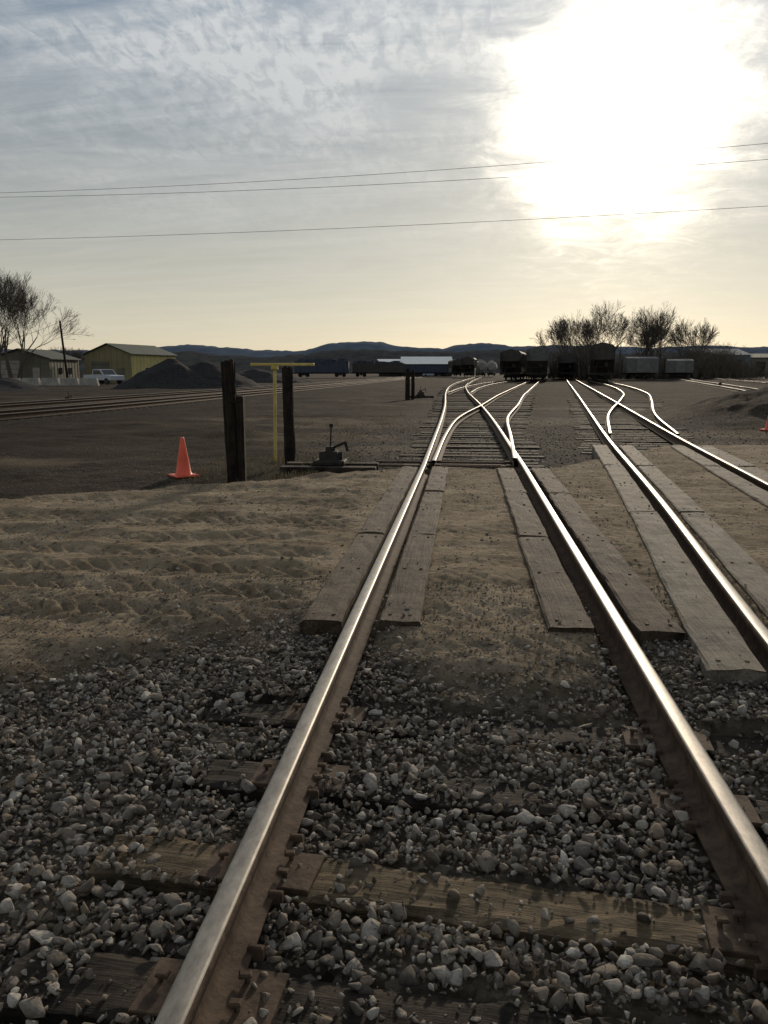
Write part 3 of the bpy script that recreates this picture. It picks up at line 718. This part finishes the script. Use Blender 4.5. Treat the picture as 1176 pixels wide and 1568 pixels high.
hopper_car(781,122,M_car1,7.5,Hc=4.5)
hopper_car(822,118,M_car2,6,Hc=4.75)
hopper_car(868,150,M_car1,6.4,Hc=4.6)
hopper_car(922,105,M_car1,8,Hc=4.9)
def along(px,D_,heading,i,step=17.2):
    x,y=W((px-588)*K*D_,D_);h=math.radians(heading);x+=math.sin(h)*step*i;y+=math.cos(h)*step*i
    xc=x*CY+y*SY;yc=-x*SY+y*CY;return xc/(K*yc)+588,yc
for px,D_,hd,mats in((781,122,7.5,(M_car2,M_car1)),(822,118,6,(M_car1,M_car2)),(868,150,6.4,(M_car2,)),(922,105,8,(M_car2,M_car1))):
    for i,mm in enumerate(mats): 
        p2,d2=along(px,D_,hd,i+1);hopper_car(p2,d2,mm,hd)
def tank_car(px,D_,mat,heading,Lc=13):
    xc=(px-588)*K*D_;x,y=W(xc,D_);e=empty('tank_car',(x,y,.15),-math.radians(heading))
    b=MB();b.cyl((0,.8,2.6),(0,Lc-.8,2.6),1.45,n=24);b.cyl((0,.45,2.6),(0,.8,2.6),.9,1.45,n=24);b.cyl((0,Lc-.8,2.6),(0,Lc-.45,2.6),1.45,.9,n=24)
    b.cyl((0,Lc/2,3.9),(0,Lc/2,4.4),.5,n=14);b.obj('tank',mat,e,smooth=False)
    u=MB();u.box((0,Lc/2,.95),(1.2,Lc,.25));u.box((0,-.3,.9),(.3,.7,.26));wheels(u,2);wheels(u,Lc-2);ladder(u,1.5,Lc/2,.9,3.9)
    u.obj('underframe',M_darksteel,e)
tank_car(738,205,M_conc,-2);tank_car(752,215,M_conc,3)
hopper_car(716,190,M_car1,3,Hc=4.6);hopper_car(702,215,M_car1,-6,Hc=4.4)
def gondola(xc,yc,rz,mat,Lc=15,H=2.2,load=True,name='gondola_car'):
    x,y=W(xc,yc);e=empty(name,(x,y,.15),rz)
    b=MB();z0=1.1
    for s_ in(-1,1):
        b.box((s_*1.45,Lc/2,z0+H/2),(.08,Lc,H))
        for i in range(13): b.box((s_*1.53,.3+i*(Lc-.6)/12,z0+H/2),(.09,.14,H))
        b.box((s_*1.47,Lc/2,z0+H+.06),(.2,Lc+.1,.12))
    for yy in(.04,Lc-.04): b.box((0,yy,z0+H/2),(2.8,.08,H))
    b.box((0,Lc/2,z0-.02),(2.9,Lc,.14));b.obj('body',mat,e)
    u=MB();u.box((0,Lc/2,.9),(.6,Lc,.25));u.box((0,-.3,.9),(.26,.7,.24));wheels(u,2);wheels(u,Lc-2);u.obj('underframe',M_darksteel,e)
    if load:
        l=MB()
        for i in range(30): l.box((random.uniform(-1,1),random.uniform(.8,Lc-.8),z0+H-.2+random.uniform(0,.7)),(random.uniform(.4,1.2),random.uniform(.5,2),random.uniform(.3,.9)),random.random()*3)
        l.obj('load',M_car3,e)
def px2(px,D_): return (px-588)*K*D_
h90=-math.radians(90)
gondola(px2(452,190),190,h90+.1,M_car3,Lc=12.5,H=2.4)
gondola(px2(540,196),196,h90+.1,M_car1,Lc=12.5,H=2.0)
gondola(px2(618,205),205,h90+.1,M_car3,Lc=11,H=1.6,load=False)
def boxcar(xc,yc,rz,mat,Lc=15,H=3.0,name='boxcar'):
    x,y=W(xc,yc);e=empty(name,(x,y,.15),rz);b=MB();w=1.5
    sec=[(-w,1.1),(-w,1.1+H),(0,1.4+H),(w,1.1+H),(w,1.1)]
    b.poly([(a,0,z) for a,z in sec]+[(a,Lc,z) for a,z in sec],[(0,1,2,3,4)[::-1],(5,6,7,8,9)]+[(j,(j+1)%5,5+(j+1)%5,5+j)[::-1] for j in range(5)])
    for i in range(15):
        for s_ in(-1,1): b.box((s_*(w+.03),.3+i*(Lc-.6)/14,1.1+H/2),(.06,.1,H-.1))
    for s_ in(-1,1): b.box((s_*(w+.08),Lc/2,1.1+H/2),(.06,min(2.6,Lc*.4),H-.3))
    b.obj('body',mat,e)
    u=MB();u.box((0,Lc/2,.95),(.6,Lc,.25));u.box((0,-.3,.9),(.26,.7,.24));wheels(u,2);wheels(u,Lc-2);ladder(u,-1.2,-.08,.8,3.8);u.obj('underframe',M_darksteel,e)
M_boxg=pmat('boxcar_pale_grey',(.10,.10,.095),(.15,.145,.135),scale=1.2,rough=.8,bump=.1)
boxcar(px2(956,150),150,h90+.15,M_boxg,Lc=5.8,H=2.6);boxcar(px2(1020,152),152,h90-.1,M_boxg,Lc=4.6,H=2.2)

# ------------------------------------------------------------------ buildings
def gable(name,xc,yc,w,l,he,hr,rz,mw,mr,door=True,side=None,win=2):
    """gable end faces local -y, ridge runs along y"""
    x,y=W(xc,yc);e=empty(name,(x,y,-.1),rz);a=w/2
    b=MB();pts=[(-a,0,0),(a,0,0),(a,0,he),(0,0,hr),(-a,0,he),(-a,l,0),(a,l,0),(a,l,he),(0,l,hr),(-a,l,he)]
    b.poly(pts,[(0,1,2,3,4),(9,8,7,6,5),(0,4,9,5)],0);b.poly(pts,[(1,6,7,2)],1)
    for i in range(int(l/.9)): b.box((a+.02,.45+i*.9,he/2),(.035,.06,he-.05),mi=1)
    for i in range(int(w/.9)):
        xx=-a+.45+i*.9;b.box((xx,-.02,(he+ (hr-he)*(1-abs(xx)/a))/2),(.05,.035,he+(hr-he)*(1-abs(xx)/a)-.15),mi=0)
    b.obj('walls',[mw,side or mw],e)
    r=MB();o=.3
    for s_ in(-1,1):
        sl=(hr-he)/a
        r.poly([(s_*(a+o),-o,he-o*sl+.05),(0,-o,hr+.05),(0,l+o,hr+.05),(s_*(a+o),l+o,he-o*sl+.05),(s_*(a+o),-o,he-o*sl+.17),(0,-o,hr+.17),(0,l+o,hr+.17),(s_*(a+o),l+o,he-o*sl+.17)],
               [(0,1,2,3),(4,5,6,7),(0,1,5,4),(3,2,6,7),(0,3,7,4)])
    r.obj('roof',mr,e)
    d=MB()
    if door:
        d.box((-a*.35,-.05,1.5),(w*.38,.08,3.0),mi=1)
        for i in range(4): d.box((-a*.35,-.1,.5+i*.7),(w*.37,.03,.04),mi=0)
        d.box((a*.55,-.05,1.05),(.95,.08,2.1),mi=1)
    for i in range(win):
        yy=l*(i+1)/(win+1);d.box((a+.06,yy,1.7),(.06,1.0,.8),mi=0)
    d.obj('doors_and_windows',[M_glass,M_shed if mw is M_tan else M_conc],e)
gable('metal_warehouse',px2(166,112),112,7.2,12,3.9,5.25,math.radians(-9),M_tan,M_grn,side=M_tan_lit)
gable('storage_shed',px2(30,106),106,8,9,3.2,4.4,math.radians(3),M_shed,M_grn)
gable('storage_shed',px2(-80,120),120,11,9,3.2,4.8,math.radians(3),M_shed,M_grn)
def longshed(name,px0,px1,D_,ytop,yeave,mw,mr,dep=12,bays=7):
    x0=px2(px0,D_);x1=px2(px1,D_);w=x1-x0;z1=1.57+(568-ytop)*.00079*D_;z0=1.57+(568-yeave)*.00079*D_
    x,y=W((x0+x1)/2,D_);e=empty(name,(x,y,-.1),math.radians(YAW))
    b=MB();b.box((0,dep/2,z0/2),(w,dep,z0));
    for i in range(bays+1): b.box((-w/2+.15+i*(w-.3)/bays,-.06,z0/2),(.25,.12,z0-.02))
    b.obj('walls',mw,e)
    r=MB();o=.5
    r.poly([(-w/2-o,-o,z0+.02),(w/2+o,-o,z0+.02),(w/2+o,dep/2,z1),(-w/2-o,dep/2,z1),(w/2+o,dep+o,z0+.02),(-w/2-o,dep+o,z0+.02)],[(0,1,2,3),(3,2,4,5),(1,4,2),(0,3,5)]);r.obj('roof',mr,e)
    d=MB()
    for i in range(bays): 
        if i%2==0:d.box((-w/2+(i+.5)*w/bays,-.05,z0*.4),(w/bays*.6,.08,z0*.75))
    d.obj('doors',M_darksteel,e)
longshed('freight_shed',580,622,250,549,556,M_darksteel,M_white,10,4)
longshed('freight_shed',617,692,245,545,557,M_darksteel,M_white,14,8)
longshed('warehouse',1075,1148,230,532,543,M_bluebld,M_bluebld,20,6)
longshed('warehouse',1152,1300,250,540,547,M_shed,M_grn,20,6)
x,y=W(px2(75,92),92);e=empty('concrete_barrier_wall',(x,y,-.05),math.radians(YAW-2))
mb=MB()
for i in range(5): mb.box((-4.4+i*2.22,0,.42),(2.18,.5,.85),random.uniform(-.01,.01),taper=.85)
for i in range(14): mb.box((-37+i*2.22,2,.42),(2.18,.5,.85),random.uniform(-.01,.01),taper=.85)
mb.obj('blocks',M_conc,e)
x,y=W(px2(158,98),98);e=empty('pickup_truck',(x,y,0),math.radians(62))
b=MB();w=.95
side=[(-2.6,.5),(-2.65,1.0),(-2.5,1.05),(-1.2,1.12),(-.55,1.75),(.75,1.78),(1.0,1.15),(2.6,1.12),(2.65,.5)]
b.poly([(-w,a,z) for a,z in side]+[(w,a,z) for a,z in side],[tuple(range(9)),tuple(range(17,8,-1))]+[(j,9+j,9+(j+1)%9,(j+1)%9) for j in range(9)])
b.obj('body',M_truckpaint,e)
b=MB()
for s_ in(-1,1):
    b.poly([(s_*(w+.01),-.95,1.18),(s_*(w+.01),.8,1.18),(s_*(w+.01),.66,1.68),(s_*(w+.01),-.5,1.66)],[(0,1,2,3)])
b.poly([(-.85,-1.18,1.17),(.85,-1.18,1.17),(.8,-.62,1.72),(-.8,-.62,1.72)],[(0,1,2,3)]);b.obj('windows',M_glass,e)
b=MB()
for yy in(-1.7,1.6):
    for s_ in(-1,1): b.cyl((s_*.8,yy,.38),(s_*1.0,yy,.38),.38,n=18)
b.obj('wheels',M_black,e)
x,y=W(px2(661,215),215);e=empty('parked_car',(x,y,.05),math.radians(80))
b=MB();side=[(-2.2,.35),(-2.25,.8),(-1.2,.95),(-.6,1.42),(.8,1.45),(1.5,1.0),(2.2,.92),(2.25,.35)];w=.88
b.poly([(-w,a,z) for a,z in side]+[(w,a,z) for a,z in side],[tuple(range(8)),tuple(range(15,7,-1))]+[(j,8+j,8+(j+1)%8,(j+1)%8) for j in range(8)])
for yy in(-1.4,1.4):
    for s_ in(-1,1): b.cyl((s_*.75,yy,.33),(s_*.92,yy,.33),.33,n=14,mi=1)
b.obj('body',[M_truckpaint,M_black],e)

def pile(name,xc,yc,rx,ry,h,mat,seed):
    n=44
    xs=np.linspace(-1.3,1.3,n);A,B=np.meshgrid(xs,xs);r=np.hypot(A,B)
    Z=h*np.clip(1-r,-.15,1)*1.05+.12*h*fbm(A*4,B*4,seed,4)*(r<1.15)-.1
    Z=np.minimum(Z,h*.93+.05*h*fbm(A*3,B*3,seed+4,3))
    x,y=W(xc,yc)
    V=np.stack([x+A*rx,y+B*ry,Z],-1).reshape(-1,3);I=np.arange(n*n).reshape(n,n)
    F=np.stack([I[:-1,:-1],I[:-1,1:],I[1:,1:],I[1:,:-1]],-1).reshape(-1,4);o=npmesh(name,V,F,mat);o.data.polygons.foreach_set('use_smooth',[True]*len(F));return o
pile('gravel_pile',px2(262,80),80,5.8,5,2.9,M_pile,3)
pile('gravel_pile',px2(312,82),82,6.2,5,2.7,M_pile,6)
pile('gravel_pile',px2(8,70),70,3.5,4,1.1,M_pile,9)
pile('gravel_pile',px2(390,120),120,9,6,2.0,M_pile,12)

# ------------------------------------------------------------------ utility poles and wires
def upole(xc,yc,h,lean=0,arm=True,name='utility_pole'):
    x,y=W(xc,yc);e=empty(name,(x,y,0),math.radians(YAW-12))
    mb=MB();mb.cyl((0,0,-.5),(lean,0,h),.16,.11,n=12)
    if arm:
        mb.box((0,0,9.55),(.12,2.4,.12))
        for yy in(-1,0,1): mb.cyl((0,yy,9.6),(0,yy,9.8),.04,n=8)
    mb.obj('pole',M_post,e);return e
upole(px2(103,100),100,7.6,-.6,False)
upole(-31,41.2,10.2);upole(31,24.4,10.2)
def wire(name,p0,p1,sag,r=.008,n=40):
    mb=MB();q=None
    for i in range(n+1):
        t=i/n;x=p0[0]*(1-t)+p1[0]*t;y=p0[1]*(1-t)+p1[1]*t;z=p0[2]*(1-t)+p1[2]*t-sag*4*t*(1-t)
        X,Y=W(x,y);v=Vector((X,Y,z))
        if q is not None: mb.cyl(q,v,r,n=5,cap=False)
        q=v
    return mb.obj(name,M_wire)
wire('power_line',(-31,41.2,9.95),(31,24.4,10.0),.9)
wire('power_line',(-31,40.2,9.75),(31,23.6,9.15),.95)
wire('power_line',(-31,41.1,7.75),(31,24.4,7.6),.55)
wire('power_line',(px2(102,100)-.5,100,7.4),(px2(-40,96),96,4.2),.3,r=.02)

# ------------------------------------------------------------------ sky
az=math.degrees(math.atan2(.160,.947));el=16.0
sd=Vector((.160,.947,.2757)).normalized()
w=bpy.data.worlds.new('World');scene.world=w;w.use_nodes=True;nt=w.node_tree;L=nt.links.new
for n in list(nt.nodes): nt.nodes.remove(n)
out=N(nt,'ShaderNodeOutputWorld');add=N(nt,'ShaderNodeAddShader')
sky=N(nt,'ShaderNodeTexSky',sky_type='NISHITA');sky.sun_disc=False;sky.sun_elevation=math.radians(el);sky.sun_rotation=math.radians(az);sky.dust_density=.3
hs=N(nt,'ShaderNodeHueSaturation');hs.inputs['Saturation'].default_value=.8;L(sky.outputs[0],hs.inputs['Color'])
bg1=N(nt,'ShaderNodeBackground');bg1.inputs[1].default_value=.019;L(hs.outputs[0],bg1.inputs[0])
bg2=N(nt,'ShaderNodeBackground');bg2.inputs[1].default_value=1
L(bg1.outputs[0],add.inputs[0]);L(bg2.outputs[0],add.inputs[1]);L(add.outputs[0],out.inputs[0])
def M(op,a,b=None,c=None,clamp=False):
    n=N(nt,'ShaderNodeMath',operation=op);n.use_clamp=clamp
    for i,v in enumerate((a,b,c)):
        if v is None:continue
        if isinstance(v,(int,float)): n.inputs[i].default_value=v
        else: L(v,n.inputs[i])
    return n.outputs[0]
tc=N(nt,'ShaderNodeTexCoord');sepx=N(nt,'ShaderNodeSeparateXYZ');L(tc.outputs['Generated'],sepx.inputs[0])
X,Y,Z=sepx.outputs
zz=M('ADD',M('MAXIMUM',Z,0.0),.14)
u=M('DIVIDE',X,zz);v=M('DIVIDE',Y,zz)
cmb=N(nt,'ShaderNodeCombineXYZ');L(u,cmb.inputs[0]);L(v,cmb.inputs[1])
def nz(sc,det,ro,rot=0,st=(1,1,1),dist=0,off=(0,0,0)):
    mp=N(nt,'ShaderNodeMapping');mp.inputs['Rotation'].default_value=(0,0,rot);mp.inputs['Scale'].default_value=st;mp.inputs['Location'].default_value=off
    L(cmb.outputs[0],mp.inputs[0]);n=N(nt,'ShaderNodeTexNoise');n.inputs['Scale'].default_value=sc;n.inputs['Detail'].default_value=det;n.inputs['Roughness'].default_value=ro;n.inputs['Distortion'].default_value=dist
    L(mp.outputs[0],n.inputs['Vector']);return n.outputs['Fac']
big=nz(1.5,7,.6,.4,(1,1.3,1),.5,(.3,.1,0))
rip=nz(15,3,.6,.7,(1.7,.8,1),.5)
wisp=nz(2.8,10,.66,.9,(.45,1.9,1),.9)
def rmp(x,a,b): return M('MULTIPLY',M('SUBTRACT',x,a),1/(b-a),clamp=True)
bigm=rmp(big,.40,.58)
cl=M('MULTIPLY',bigm,M('ADD',M('MULTIPLY',rmp(rip,.38,.6),.65),.35))
cl2=rmp(wisp,.40,.66)
cloud=M('ADD',M('MULTIPLY',M('MULTIPLY',cl,.95),rmp(Z,.12,.30)),M('MULTIPLY',cl2,.42),clamp=True)
rz=ramp(nt,[(0,(.45,.39,.295)),(.06,(.41,.372,.295)),(.14,(.305,.293,.25)),(.26,(.20,.222,.235)),(.42,(.115,.178,.255)),(1,(.12,.16,.21))]);L(Z,rz.inputs[0])
clc=ramp(nt,[(0,(.52,.455,.35)),(.14,(.42,.395,.345)),(.28,(.42,.43,.425)),(.42,(.56,.575,.575)),(1,(.42,.44,.45))]);L(Z,clc.inputs[0])
mx=N(nt,'ShaderNodeMix',data_type='RGBA');L(cloud,mx.inputs[0]);L(rz.outputs[0],mx.inputs[6]);L(clc.outputs[0],mx.inputs[7])
dt=N(nt,'ShaderNodeVectorMath',operation='DOT_PRODUCT');L(tc.outputs['Generated'],dt.inputs[0]);dt.inputs[1].default_value=sd
ang=M('ARCCOSINE',M('MINIMUM',dt.outputs['Value'],.99999))
angd=M('MULTIPLY',ang,180/math.pi)
edge=nz(4.5,8,.7,0,(1,1,1),.6)
a2=M('ADD',angd,M('MULTIPLY',M('SUBTRACT',edge,.5),11))
core=M('MULTIPLY',M('EXPONENT',M('MULTIPLY',M('POWER',M('DIVIDE',M('MAXIMUM',a2,0.0),4.8),2.1),-1.0)),4.0)
mid=M('MULTIPLY',M('EXPONENT',M('MULTIPLY',M('DIVIDE',M('MAXIMUM',a2,0.0),8.5),-1)),.32)
wide=M('MULTIPLY',M('EXPONENT',M('MULTIPLY',M('DIVIDE',angd,26),-1)),.09)
gs=M('ADD',M('ADD',core,mid),wide)
gc=N(nt,'ShaderNodeMix',data_type='RGBA',blend_type='MULTIPLY');gc.inputs[0].default_value=1;gc.inputs[6].default_value=(1,.88,.67,1)
cg=N(nt,'ShaderNodeCombineColor');L(gs,cg.inputs[0]);L(gs,cg.inputs[1]);L(gs,cg.inputs[2]);L(cg.outputs[0],gc.inputs[7])
ad=N(nt,'ShaderNodeMix',data_type='RGBA',blend_type='ADD');ad.inputs[0].default_value=1;L(mx.outputs[2],ad.inputs[6]);L(gc.outputs[2],ad.inputs[7])
L(ad.outputs[2],bg2.inputs[0])

sun=bpy.data.lights.new('sun','SUN');sun.energy=2.7;sun.angle=math.radians(4);sun.color=(1,.85,.66)
so=bpy.data.objects.new('sun',sun);scene.collection.objects.link(so);so.rotation_euler=sd.to_track_quat('Z','Y').to_euler();so.location=(5,30,20)
# ------------------------------------------------------------------ camera
cam=bpy.data.cameras.new('camera');co=bpy.data.objects.new('camera',cam);scene.collection.objects.link(co)
cam.sensor_fit='VERTICAL';cam.sensor_height=24;cam.sensor_width=18;cam.lens=24*1230/1568
cam.clip_start=.05;cam.clip_end=12000
co.location=(0,0,1.58);co.rotation_euler=(math.radians(90-PITCH),0,math.radians(YAW))
scene.camera=co
scene.view_settings.view_transform='Standard';scene.view_settings.look='None';scene.view_settings.exposure=0
